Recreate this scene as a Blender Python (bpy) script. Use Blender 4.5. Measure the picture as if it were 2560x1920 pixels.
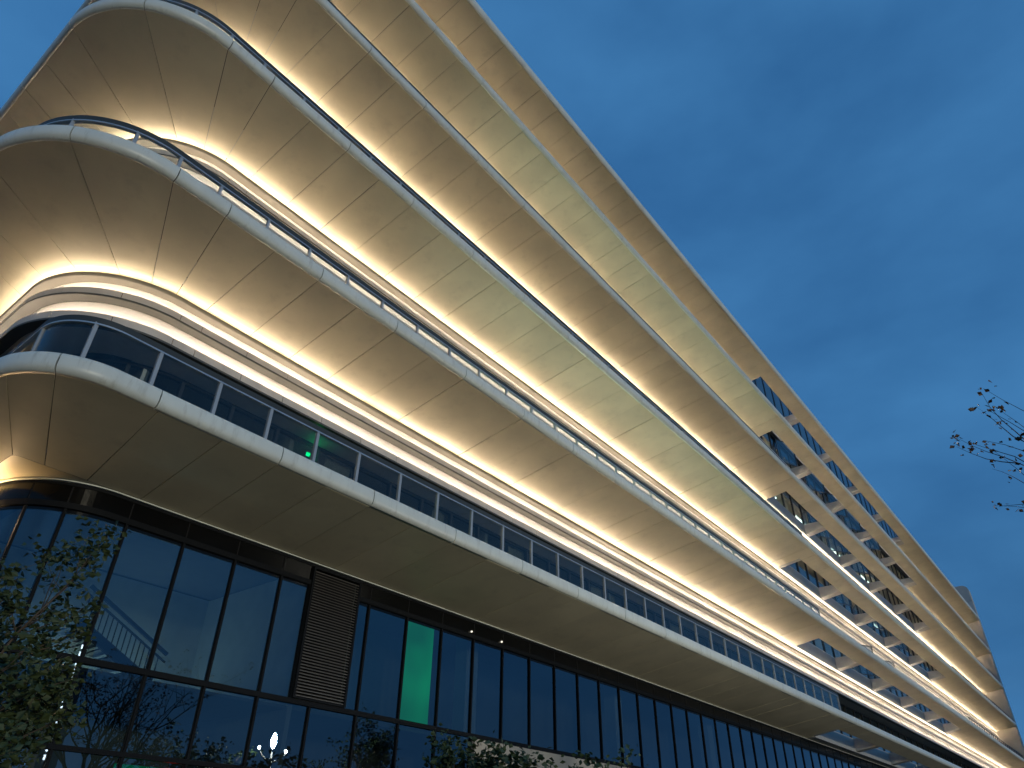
import bpy, math, random
from mathutils import Matrix, Vector

# ------------------------------------------------------------------ clear
for o in list(bpy.data.objects):
    bpy.data.objects.remove(o, do_unlink=True)
SC = bpy.context.scene
COL = SC.collection
RND = random.Random(7)

# ------------------------------------------------------------------ camera
cam_d = bpy.data.cameras.new("camera")
cam = bpy.data.objects.new("camera", cam_d)
COL.objects.link(cam)
cam_d.sensor_fit = 'HORIZONTAL'
cam_d.sensor_width = 36.0
cam_d.lens = 36.0 * 1783.22 / 2560.0
cam_d.clip_start = 0.05
cam_d.clip_end = 3000
RW = ((0.6162620, 0.4468745, 0.6484784), (-0.7874504, 0.3371451, 0.5159990), (0.0119555, -0.8286352, 0.5596612))
cm = Matrix(((RW[0][0], -RW[0][1], -RW[0][2], 0), (RW[1][0], -RW[1][1], -RW[1][2], 0), (RW[2][0], -RW[2][1], -RW[2][2], 1.6), (0, 0, 0, 1)))
cam.matrix_world = cm
SC.camera = cam
SC.render.resolution_x, SC.render.resolution_y = 1024, 768

# ------------------------------------------------------------------ world: dusk sky
SUN_EL, SUN_ROT = math.radians(3.0), math.radians(197)
SKY_STRENGTH = 0.15
wd = bpy.data.worlds.new("World")
SC.world = wd
wd.use_nodes = True
nt = wd.node_tree
nt.nodes.clear()
wo = nt.nodes.new('ShaderNodeOutputWorld')
bg = nt.nodes.new('ShaderNodeBackground')
sky = nt.nodes.new('ShaderNodeTexSky')
sky.sky_type = 'NISHITA'
sky.sun_disc = False
sky.sun_elevation = SUN_EL
sky.sun_rotation = SUN_ROT
sky.air_density = 2.0
sky.dust_density = 0.0
sky.ozone_density = 6.0
tc = nt.nodes.new('ShaderNodeTexCoord')
mp = nt.nodes.new('ShaderNodeMapping')
mp.inputs['Scale'].default_value = (1.0, 1.0, 2.2)
nz = nt.nodes.new('ShaderNodeTexNoise')
nz.inputs['Scale'].default_value = 2.3
nz.inputs['Detail'].default_value = 5.0
nz.inputs['Roughness'].default_value = 0.5
# a thin, even cloud sheet over the clear dusk sky: denser and thinner patches
rp = nt.nodes.new('ShaderNodeMapRange')
rp.inputs['From Min'].default_value = 0.35
rp.inputs['From Max'].default_value = 0.70
rp.inputs['To Min'].default_value = 0.84
rp.inputs['To Max'].default_value = 0.97
nz2 = nt.nodes.new('ShaderNodeTexNoise')
nz2.inputs['Scale'].default_value = 2.7
nz2.inputs['Detail'].default_value = 6.0
rc2 = nt.nodes.new('ShaderNodeValToRGB')
rc2.color_ramp.elements[0].position = 0.35
rc2.color_ramp.elements[0].color = (0.049, 0.216, 0.530, 1)
rc2.color_ramp.elements[1].position = 0.67
rc2.color_ramp.elements[1].color = (0.090, 0.342, 0.752, 1)
mx = nt.nodes.new('ShaderNodeMixRGB')
nt.links.new(tc.outputs['Generated'], mp.inputs['Vector'])
nt.links.new(mp.outputs['Vector'], nz.inputs['Vector'])
nt.links.new(mp.outputs['Vector'], nz2.inputs['Vector'])
nt.links.new(nz.outputs['Fac'], rp.inputs['Value'])
nt.links.new(nz2.outputs['Fac'], rc2.inputs['Fac'])
nt.links.new(rp.outputs['Result'], mx.inputs['Fac'])
nt.links.new(sky.outputs['Color'], mx.inputs['Color1'])
nt.links.new(rc2.outputs['Color'], mx.inputs['Color2'])
nt.links.new(mx.outputs['Color'], bg.inputs['Color'])
bg.inputs['Strength'].default_value = SKY_STRENGTH
nt.links.new(bg.outputs['Background'], wo.inputs['Surface'])

# ------------------------------------------------------------------ sun (afterglow, very weak and soft)
sd = bpy.data.lights.new("sun", 'SUN')
sd.energy = 0.21
sd.angle = math.radians(3)
sd.color = (1.0, 0.93, 0.74)
sun = bpy.data.objects.new("sun", sd)
COL.objects.link(sun)
_saz = SUN_ROT
_sdir = Vector((math.sin(_saz) * math.cos(math.radians(3.0)), math.cos(_saz) * math.cos(math.radians(3.0)), math.sin(math.radians(3.0))))
sun.rotation_euler = _sdir.to_track_quat('Z', 'Y').to_euler()

vs = SC.view_settings
vs.view_transform = 'Standard'
vs.look = 'None'
vs.exposure = 2.0
vs.gamma = 1.0
vs.use_curve_mapping = False
cy = SC.cycles
cy.use_denoising = True
cy.max_bounces = 10
cy.diffuse_bounces = 4
cy.glossy_bounces = 4
cy.transparent_max_bounces = 14
cy.transmission_bounces = 4
cy.sample_clamp_indirect = 8.0
cy.caustics_reflective = False
cy.caustics_refractive = False


# ------------------------------------------------------------------ materials
def new_mat(name):
    m = bpy.data.materials.new(name)
    m.use_nodes = True
    return m, m.node_tree, m.node_tree.nodes['Principled BSDF']


def paint(name, col, rough=0.5, metal=0.0, var=0.06, scale=3.0, bump=0.0, stretch=(1, 1, 1), spec=0.5, dirt=None, dirt_pos=(0.55, 0.75)):
    m, t, p = new_mat(name)
    p.inputs['Roughness'].default_value = rough
    p.inputs['Metallic'].default_value = metal
    p.inputs['Specular IOR Level'].default_value = spec
    c = t.nodes.new('ShaderNodeTexCoord')
    g = t.nodes.new('ShaderNodeNewGeometry')
    mpn = t.nodes.new('ShaderNodeMapping')
    mpn.inputs['Scale'].default_value = stretch
    t.links.new(g.outputs['Position'], mpn.inputs['Vector'])
    n = t.nodes.new('ShaderNodeTexNoise')
    n.inputs['Scale'].default_value = scale
    n.inputs['Detail'].default_value = 6
    t.links.new(mpn.outputs['Vector'], n.inputs['Vector'])
    r = t.nodes.new('ShaderNodeValToRGB')
    lo = tuple(max(0, x * (1 - var)) for x in col)
    hi = tuple(min(1, x * (1 + var)) for x in col)
    r.color_ramp.elements[0].position = 0.3
    r.color_ramp.elements[1].position = 0.7
    r.color_ramp.elements[0].color = (*lo, 1)
    r.color_ramp.elements[1].color = (*hi, 1)
    t.links.new(n.outputs['Fac'], r.inputs['Fac'])
    out = r.outputs['Color']
    if dirt:
        n2 = t.nodes.new('ShaderNodeTexNoise')
        n2.inputs['Scale'].default_value = scale * 2.3
        n2.inputs['Detail'].default_value = 8
        n2.inputs['Roughness'].default_value = 0.65
        t.links.new(mpn.outputs['Vector'], n2.inputs['Vector'])
        r2 = t.nodes.new('ShaderNodeValToRGB')
        r2.color_ramp.elements[0].position = dirt_pos[0]
        r2.color_ramp.elements[1].position = dirt_pos[1]
        r2.color_ramp.elements[0].color = (0, 0, 0, 1)
        r2.color_ramp.elements[1].color = (0.55, 0.55, 0.55, 1)
        t.links.new(n2.outputs['Fac'], r2.inputs['Fac'])
        mxx = t.nodes.new('ShaderNodeMixRGB')
        mxx.inputs['Color2'].default_value = (*dirt, 1)
        t.links.new(r2.outputs['Color'], mxx.inputs['Fac'])
        t.links.new(out, mxx.inputs['Color1'])
        out = mxx.outputs['Color']
    # each panel its own faint tone
    oi = t.nodes.new('ShaderNodeObjectInfo')
    mr = t.nodes.new('ShaderNodeMapRange')
    mr.inputs['To Min'].default_value = 1 - var * 0.55
    mr.inputs['To Max'].default_value = 1 + var * 0.55
    t.links.new(oi.outputs['Random'], mr.inputs['Value'])
    hsv = t.nodes.new('ShaderNodeHueSaturation')
    t.links.new(mr.outputs['Result'], hsv.inputs['Value'])
    t.links.new(out, hsv.inputs['Color'])
    t.links.new(hsv.outputs['Color'], p.inputs['Base Color'])
    if bump > 0:
        n3 = t.nodes.new('ShaderNodeTexNoise')
        n3.inputs['Scale'].default_value = 1.1
        n3.inputs['Detail'].default_value = 2
        t.links.new(g.outputs['Position'], n3.inputs['Vector'])
        b = t.nodes.new('ShaderNodeBump')
        b.inputs['Strength'].default_value = bump
        b.inputs['Distance'].default_value = 0.05
        t.links.new(n3.outputs['Fac'], b.inputs['Height'])
        t.links.new(b.outputs['Normal'], p.inputs['Normal'])
    return m


def glow(name, col, strength, var=0.0, runs=0.0):
    m = bpy.data.materials.new(name)
    m.use_nodes = True
    t = m.node_tree
    t.nodes.clear()
    o = t.nodes.new('ShaderNodeOutputMaterial')
    e = t.nodes.new('ShaderNodeEmission')
    e.inputs['Color'].default_value = (*col, 1)
    e.inputs['Strength'].default_value = strength
    if var:
        oi = t.nodes.new('ShaderNodeObjectInfo')
        mr = t.nodes.new('ShaderNodeMapRange')
        mr.inputs['To Min'].default_value = strength * (1 - var)
        mr.inputs['To Max'].default_value = strength * (1 + var)
        t.links.new(oi.outputs['Random'], mr.inputs['Value'])
        t.links.new(mr.outputs['Result'], e.inputs['Strength'])
    if runs:
        # neighbouring lengths of strip differ a little in output
        g = t.nodes.new('ShaderNodeNewGeometry')
        n = t.nodes.new('ShaderNodeTexNoise')
        n.inputs['Scale'].default_value = 0.55
        n.inputs['Detail'].default_value = 3.0
        mr = t.nodes.new('ShaderNodeMapRange')
        mr.inputs['From Min'].default_value = 0.33
        mr.inputs['From Max'].default_value = 0.67
        mr.inputs['To Min'].default_value = strength * (1 - runs)
        mr.inputs['To Max'].default_value = strength * (1 + runs)
        t.links.new(g.outputs['Position'], n.inputs['Vector'])
        t.links.new(n.outputs['Fac'], mr.inputs['Value'])
        t.links.new(mr.outputs['Result'], e.inputs['Strength'])
    t.links.new(e.outputs['Emission'], o.inputs['Surface'])
    return m


def glass(name, tint, ior=1.5, rough=0.0, refl=(1, 1, 1), wav=0.0):
    m = bpy.data.materials.new(name)
    m.use_nodes = True
    t = m.node_tree
    t.nodes.clear()
    o = t.nodes.new('ShaderNodeOutputMaterial')
    tr = t.nodes.new('ShaderNodeBsdfTransparent')
    tr.inputs['Color'].default_value = (*tint, 1)
    gl = t.nodes.new('ShaderNodeBsdfGlossy')
    gl.inputs['Roughness'].default_value = rough
    gl.inputs['Color'].default_value = (*refl, 1)
    fr = t.nodes.new('ShaderNodeFresnel')
    fr.inputs['IOR'].default_value = ior
    mxn = t.nodes.new('ShaderNodeMixShader')
    if wav > 0:
        g = t.nodes.new('ShaderNodeNewGeometry')
        n = t.nodes.new('ShaderNodeTexNoise')
        n.inputs['Scale'].default_value = 0.7
        n.inputs['Detail'].default_value = 1
        t.links.new(g.outputs['Position'], n.inputs['Vector'])
        b = t.nodes.new('ShaderNodeBump')
        b.inputs['Strength'].default_value = wav
        b.inputs['Distance'].default_value = 0.05
        t.links.new(n.outputs['Fac'], b.inputs['Height'])
        t.links.new(b.outputs['Normal'], gl.inputs['Normal'])
    t.links.new(fr.outputs['Fac'], mxn.inputs['Fac'])
    t.links.new(tr.outputs['BSDF'], mxn.inputs[1])
    t.links.new(gl.outputs['BSDF'], mxn.inputs[2])
    t.links.new(mxn.outputs['Shader'], o.inputs['Surface'])
    return m


def leaf_mat(name, c1, c2):
    m = paint(name, c1, rough=0.6, var=0.35, scale=6.0)
    t = m.node_tree
    r = [n for n in t.nodes if n.bl_idname == 'ShaderNodeValToRGB'][0]
    r.color_ramp.elements[0].color = (*c1, 1)
    r.color_ramp.elements[1].color = (*c2, 1)
    return m


M = {}
M['soffit'] = paint('soffit_panel_paint', (0.64, 0.575, 0.40), rough=0.42, var=0.09, scale=0.8, bump=0.16, dirt=(0.42, 0.37, 0.26), dirt_pos=(0.54, 0.84))
M['fascia'] = paint('fascia_paint', (0.68, 0.71, 0.64), rough=0.38, var=0.05, scale=1.2, stretch=(3.0, 3.0, 0.6), dirt=(0.28, 0.26, 0.20), dirt_pos=(0.55, 0.80))
M['core'] = paint('dark_backing', (0.045, 0.042, 0.038), rough=0.8)
M['cove'] = paint('cove_wall_paint', (0.78, 0.73, 0.66), rough=0.5, var=0.06, scale=1.5)
M['rim'] = paint('cove_rim_paint', (0.60, 0.55, 0.50), rough=0.45, var=0.08)
M['rimback'] = paint('rim_joint_filler', (0.10, 0.055, 0.035), rough=0.7)
M['rimdark'] = paint('cove_rim_metal', (0.10, 0.10, 0.09), rough=0.4, metal=0.3)
M['lip'] = paint('lip_trim_metal', (0.16, 0.15, 0.12), rough=0.45)
M['beam'] = paint('beam_paint', (0.44, 0.44, 0.42), rough=0.5, var=0.07, scale=2.0, dirt=(0.3, 0.28, 0.24))
M['rail'] = paint('handrail_metal', (0.045, 0.052, 0.052), rough=0.5, metal=0.0, spec=0.3)
M['railtrim'] = paint('glass_clamp_metal', (0.50, 0.52, 0.52), rough=0.3, metal=0.6)
M['post'] = paint('post_metal', (0.42, 0.43, 0.42), rough=0.4, metal=0.4)
M['mullion'] = paint('mullion_metal', (0.008, 0.009, 0.010), rough=0.6, metal=0.0, spec=0.10)
M['header'] = paint('header_metal', (0.016, 0.016, 0.015), rough=0.14, metal=0.75, var=0.2, scale=1.0, bump=0.25)
M['louver'] = paint('louver_slat_metal', (0.13, 0.118, 0.102), rough=0.5, metal=0.2)
M['black'] = paint('void_black', (0.008, 0.008, 0.008), rough=0.9)
M['winframe'] = paint('window_frame_metal', (0.045, 0.048, 0.050), rough=0.4, metal=0.3)
M['room'] = paint('room_wall_paint', (0.42, 0.46, 0.46), rough=0.8)
M['roomdark'] = paint('room_dark_paint', (0.12, 0.12, 0.12), rough=0.85)
M['curtain'] = paint('curtain_cloth', (0.36, 0.37, 0.33), rough=0.9, var=0.1)
M['stone'] = paint('end_wall_stone', (0.52, 0.49, 0.43), rough=0.7, var=0.1, scale=0.9, dirt=(0.32, 0.29, 0.25))
M['beige'] = paint('beige_render', (0.40, 0.36, 0.29), rough=0.85, var=0.08, scale=1.4, dirt=(0.26, 0.23, 0.18))
M['ground'] = paint('paving', (0.075, 0.07, 0.062), rough=0.85, var=0.2, scale=0.7, dirt=(0.04, 0.04, 0.04))
M['road'] = paint('asphalt', (0.05, 0.05, 0.05), rough=0.8, var=0.2)
M['bark'] = paint('bark', (0.12, 0.085, 0.055), rough=0.9, var=0.3, scale=8.0)
M['twig'] = paint('twig_bark', (0.055, 0.038, 0.026), rough=0.9, var=0.3, scale=8.0)
M['leaf'] = leaf_mat('leaf_green', (0.018, 0.034, 0.008), (0.052, 0.070, 0.016))
M['leafb'] = leaf_mat('leaf_bush_green', (0.02, 0.045, 0.014), (0.05, 0.085, 0.03))
M['leafbr'] = leaf_mat('leaf_brown', (0.085, 0.045, 0.018), (0.16, 0.085, 0.035))
M['tower'] = paint('far_tower_cladding', (0.16, 0.17, 0.19), rough=0.7)
M['pole'] = paint('lamp_pole_metal', (0.30, 0.30, 0.30), rough=0.4, metal=0.5)
M['led'] = glow('led_strip', (1.0, 0.81, 0.61), 8.0, 0.0, runs=0.28)
M['ledB'] = glow('led_strip_lower', (1.0, 0.81, 0.63), 12.5, 0.0, runs=0.22)
M['ledF'] = glow('flank_light_strip', (1.0, 0.66, 0.34), 42.0)
M['bulb'] = glow('street_lamp_bulb', (1.0, 0.95, 0.82), 260.0)
M['bulb_s'] = glow('street_lamp_small_bulb', (0.9, 1.0, 0.85), 40.0)
M['green'] = glow('green_backlit_panel', (0.0, 0.36, 0.095), 0.30)
_t = M['green'].node_tree
_g = _t.nodes.new('ShaderNodeNewGeometry')
_n = _t.nodes.new('ShaderNodeTexNoise')
_n.inputs['Scale'].default_value = 0.9
_n.inputs['Detail'].default_value = 1.0
_m = _t.nodes.new('ShaderNodeMapRange')
_m.inputs['From Min'].default_value = 0.3
_m.inputs['From Max'].default_value = 0.7
_m.inputs['To Min'].default_value = 0.17
_m.inputs['To Max'].default_value = 0.40
_t.links.new(_g.outputs['Position'], _n.inputs['Vector'])
_t.links.new(_n.outputs['Fac'], _m.inputs['Value'])
_t.links.new([n for n in _t.nodes if n.bl_idname == 'ShaderNodeEmission'][0].inputs['Strength'], _m.outputs['Result'])
M['greendot'] = glow('green_indicator', (0.0, 1.0, 0.25), 3.0)
M['spot'] = glow('small_downlight', (1.0, 0.93, 0.75), 0.35)
M['uplight_l'] = glow('lobby_uplight', (0.70, 1.0, 0.92), 2.8)  # for the added uplights that lie unseen on the lobby floor
M['fluor'] = glow('room_tube_lamp', (0.82, 1.0, 0.88), 1.4)
M['litwin'] = glow('lit_office_blind', (0.80, 1.0, 0.84), 1.25)
M['towerlit'] = glow('tower_lit_window', (0.85, 0.95, 1.0), 3.0)
M['towerblue'] = glow('tower_blue_light', (0.2, 0.5, 1.0), 3.0)
M['towerred'] = glow('tower_red_light', (1.0, 0.35, 0.2), 3.0)
M['refl_red'] = glow('red_reflection_glow', (1.0, 0.04, 0.02), 0.6)
M['refl_green'] = glow('green_reflection_glow', (0.0, 0.5, 0.2), 0.09)  # reflected street colours put in as glow, here and in the red one
M['glass_bal'] = glass('balustrade_glass', (0.80, 0.86, 0.86), ior=1.45)
M['glass_scr'] = glass('screen_glass', (0.62, 0.70, 0.72), ior=1.55)
M['glass_cw'] = glass('curtain_wall_glass', (0.26, 0.32, 0.34), ior=2.2, refl=(0.70, 0.83, 0.95), wav=0.03)
M['glass_win'] = glass('window_glass', (0.50, 0.55, 0.55), ior=2.2, wav=0.02)


# ------------------------------------------------------------------ object helpers
def place(o, parent):
    COL.objects.link(o)
    if parent is not None:
        o.parent = parent
        o.matrix_parent_inverse = Matrix.Translation(-Vector(parent.get('_base', (0, 0, 0))))
    return o


def mesh(name, v, f, mat, parent=None, smooth=False, kind=None, loc=None, label=None):
    me = bpy.data.meshes.new(name)
    me.from_pydata([tuple(p) for p in v], [], f)
    me.materials.append(mat)
    if smooth:
        me.polygons.foreach_set('use_smooth', [True] * len(me.polygons))
    me.update()
    o = bpy.data.objects.new(name, me)
    if loc is not None:
        o.location = loc
    if kind:
        o['kind'] = kind
    if label:
        o['label'] = label
    return place(o, parent)


def clone(src, name, loc, parent, mat=None):
    o = bpy.data.objects.new(name, src.data)
    o.location = loc
    return place(o, parent)


def empty(name, base, parent=None, label=None, cat=None, group=None):
    o = bpy.data.objects.new(name, None)
    o.empty_display_size = 0.2
    o.location = base
    COL.objects.link(o)
    if parent is not None:
        o.parent = parent
        o.matrix_parent_inverse = Matrix.Translation(-Vector(parent['_base']))
    o['_base'] = tuple(base)
    if label:
        o['label'] = label
    if cat:
        o['category'] = cat
    if group:
        o['group'] = group
    return o


class MB:
    def __init__(s):
        s.v, s.f = [], []

    def add(s, v, f):
        k = len(s.v)
        s.v += [tuple(p) for p in v]
        s.f += [tuple(i + k for i in q) for q in f]
        return s

    def box(s, x0, x1, y0, y1, z0, z1):
        return s.add([(x0, y0, z0), (x1, y0, z0), (x1, y1, z0), (x0, y1, z0), (x0, y0, z1), (x1, y0, z1), (x1, y1, z1), (x0, y1, z1)],
                     [(0, 3, 2, 1), (4, 5, 6, 7), (0, 1, 5, 4), (1, 2, 6, 5), (2, 3, 7, 6), (3, 0, 4, 7)])

    def bar(s, a, b, w, h, up=(0, 0, 1)):
        a, b = Vector(a), Vector(b)
        d = (b - a).normalized()
        u = Vector(up)
        r = d.cross(u)
        if r.length < 1e-5:
            r = d.cross(Vector((1, 0, 0)))
        r.normalize()
        u = r.cross(d).normalized()
        pts = []
        for c in (a, b):
            for i, j in ((-1, -1), (1, -1), (1, 1), (-1, 1)):
                pts.append(c + r * (w / 2 * i) + u * (h / 2 * j))
        return s.add(pts, [(0, 1, 2, 3), (7, 6, 5, 4), (0, 4, 5, 1), (1, 5, 6, 2), (2, 6, 7, 3), (3, 7, 4, 0)])

    def tube(s, pts, rad, n=6):
        k0 = len(s.v)
        P = [Vector(p) for p in pts]
        for i, p in enumerate(P):
            d = (P[min(i + 1, len(P) - 1)] - P[max(i - 1, 0)]).normalized()
            a = Vector((0, 0, 1)) if abs(d.z) < 0.9 else Vector((1, 0, 0))
            u = d.cross(a).normalized()
            w = d.cross(u)
            r = rad[i] if isinstance(rad, (list, tuple)) else rad
            for j in range(n):
                t = 2 * math.pi * j / n
                s.v.append(tuple(p + u * (r * math.cos(t)) + w * (r * math.sin(t))))
        for i in range(len(P) - 1):
            for j in range(n):
                j2 = (j + 1) % n
                s.f.append((k0 + i * n + j, k0 + i * n + j2, k0 + (i + 1) * n + j2, k0 + (i + 1) * n + j))
        s.f.append(tuple(k0 + j for j in range(n))[::-1])
        s.f.append(tuple(k0 + (len(P) - 1) * n + j for j in range(n)))
        return s

    def build(s, name, mat, parent=None, smooth=False, kind=None, loc=None, label=None):
        return mesh(name, s.v, s.f, mat, parent, smooth, kind, loc, label)


# ------------------------------------------------------------------ plan outlines
class Outline:
    """left side along +Y, rounded corner, then the long front along +X"""

    def __init__(s, xl, yf, r, x1=107.0, y1=30.0):
        s.xl, s.yf, s.r, s.x1, s.y1 = xl, yf, r, x1, y1
        s.la = y1 - (yf + r)
        s.lb = s.la + r * math.pi / 2
        s.len = s.lb + (x1 - xl - r)

    def at(s, t, off=0.0):
        if t <= s.la:
            p, n = (s.xl, s.y1 - t), (-1.0, 0.0)
        elif t <= s.lb:
            a = (t - s.la) / s.r
            n = (-math.cos(a), -math.sin(a))
            p = (s.xl + s.r + s.r * n[0], s.yf + s.r + s.r * n[1])
        else:
            p, n = (s.xl + s.r + (t - s.lb), s.yf), (0.0, -1.0)
        return (p[0] + n[0] * off, p[1] + n[1] * off)

    def sx(s, x):
        return s.lb + (x - s.xl - s.r)

    def sy(s, y):
        return s.y1 - y

    def sa(s, deg):
        return s.la + s.r * math.radians(deg)

    def near(s, x, y):
        best = (1e9, 0)
        n = 1200
        for i in range(n + 1):
            t = s.len * 0.25 * i / n
            p = s.at(t)
            d = (p[0] - x) ** 2 + (p[1] - y) ** 2
            if d < best[0]:
                best = (d, t)
        return best[1]

    def span(s, t0, t1):
        """sample positions between two arc lengths, dense on the corner only"""
        ts = [t0]
        for b in (s.la, s.lb):
            if t0 < b < t1:
                ts.append(b)
        k = 26
        for i in range(1, k):
            t = s.la + (s.lb - s.la) * i / k
            if t0 < t < t1:
                ts.append(t)
        ts.append(t1)
        return sorted(set(ts))


def sweep(mb, ol, t0, t1, prof, z, closed=True):
    """sweep a profile of (offset, height) along an outline"""
    ts = ol.span(t0, t1)
    k0 = len(mb.v)
    n = len(prof)
    for t in ts:
        for o, h in prof:
            x, y = ol.at(t, o)
            mb.v.append((x, y, z + h))
    m = n if closed else n - 1
    for i in range(len(ts) - 1):
        for j in range(m):
            j2 = (j + 1) % n
            mb.f.append((k0 + i * n + j, k0 + (i + 1) * n + j, k0 + (i + 1) * n + j2, k0 + i * n + j2))
    if closed:
        for base, flip in ((k0, False), (k0 + (len(ts) - 1) * n, True)):
            k1 = len(mb.v)
            mb.v += [mb.v[base + j] for j in range(n)]
            q = tuple(k1 + j for j in range(n))
            mb.f.append(q[::-1] if flip else q)
    return mb


ZB = [None, 7.288, 11.521, 15.630, 19.726, 23.757, 27.72]
TILT = math.tan(math.radians(9.8))
X_OPEN0, X_OPEN1 = 38.94, 74.25
BAY = 7.06
X_END = 107.0
OUT = {i: Outline((0, 0, 0.68, 0.68, 0.84, 1.02, 1.20)[i], 10.0, 2.2) for i in range(2, 7)}
OUT[1] = Outline(2.03, 10.03, 1.2)
INN = {i: Outline(2.45, 12.1, 2.1) for i in range(2, 7)}
INN[1] = Outline(2.93, 12.36, 0.12)
SEAM_X = [2.82, 3.93, 5.04, 6.11, 7.17, 8.25] + [8.25 + (X_OPEN0 - 8.25) / 26 * i for i in range(1, 27)]
MOD = (X_OPEN0 - 8.25) / 26

# ------------------------------------------------------------------ ground
g = mesh('ground', [(-900, -900, 0), (900, -900, 0), (900, 900, 0), (-900, 900, 0)], [(0, 1, 2, 3)], M['ground'])
g['kind'] = 'structure'
rd = mesh('road', [(-900, -30, 0.004), (900, -30, 0.004), (900, -8, 0.004), (-900, -8, 0.004)], [(0, 1, 2, 3)], M['road'])
rd['kind'] = 'structure'

# ------------------------------------------------------------------ the building
BASE = (2.0, 12.0, 0.0)
B = empty('office_building', BASE, None,
          'long curved office building with stacked wing shaped balconies lit by warm cove lights', 'building')
INNER_EXT = 0.27        # soffit runs this far in behind the lip


def ruled_panel(o_ol, i_ol, to0, to1, ti0, ti1, zb, ext, tilt_z_in, gap=0.007, thick=0.025, nseg=None):
    """soffit panel between the outer and the inner outline"""
    to0, to1 = to0 + gap, to1 - gap
    ti0, ti1 = ti0 + gap, ti1 - gap
    n = nseg or 1
    v, f = [], []
    for i in range(n + 1):
        k = i / n
        xo, yo = o_ol.at(to0 + (to1 - to0) * k, 0.0)
        xi, yi = i_ol.at(ti0 + (ti1 - ti0) * k, -ext)
        v += [(xo, yo, zb), (xi, yi, zb + tilt_z_in), (xi, yi, zb + tilt_z_in + thick), (xo, yo, zb + thick), (xo, yo, zb), (xi, yi, zb + tilt_z_in)]
    for i in range(n):
        a, b = 6 * i, 6 * (i + 1)
        f += [(a, a + 1, b + 1, b), (a + 3, b + 3, b + 2, a + 2), (a + 4, b + 4, b + 3, a + 3), (a + 5, a + 2, b + 2, b + 5)]
    f += [(4, 3, 2, 5), (6 * n + 4, 6 * n + 5, 6 * n + 2, 6 * n + 3)]
    return v, f


FASCIA = [(0.0, 0.0), (0.045, 0.014), (0.085, 0.045), (0.108, 0.09), (0.115, 0.14), (0.115, 0.24), (0.105, 0.29), (0.08, 0.325), (0.04, 0.345), (0.0, 0.35), (-0.30, 0.35), (-0.30, 0.32), (0.0, 0.315)]
FASCIA = FASCIA[:11] + [(-0.30, 0.31), (0.03, 0.30), (0.085, 0.24), (0.085, 0.14), (0.04, 0.05), (0.0, 0.03)]
ROOF_FASCIA = [(o, h * 1.3) for o, h in FASCIA]

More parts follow.
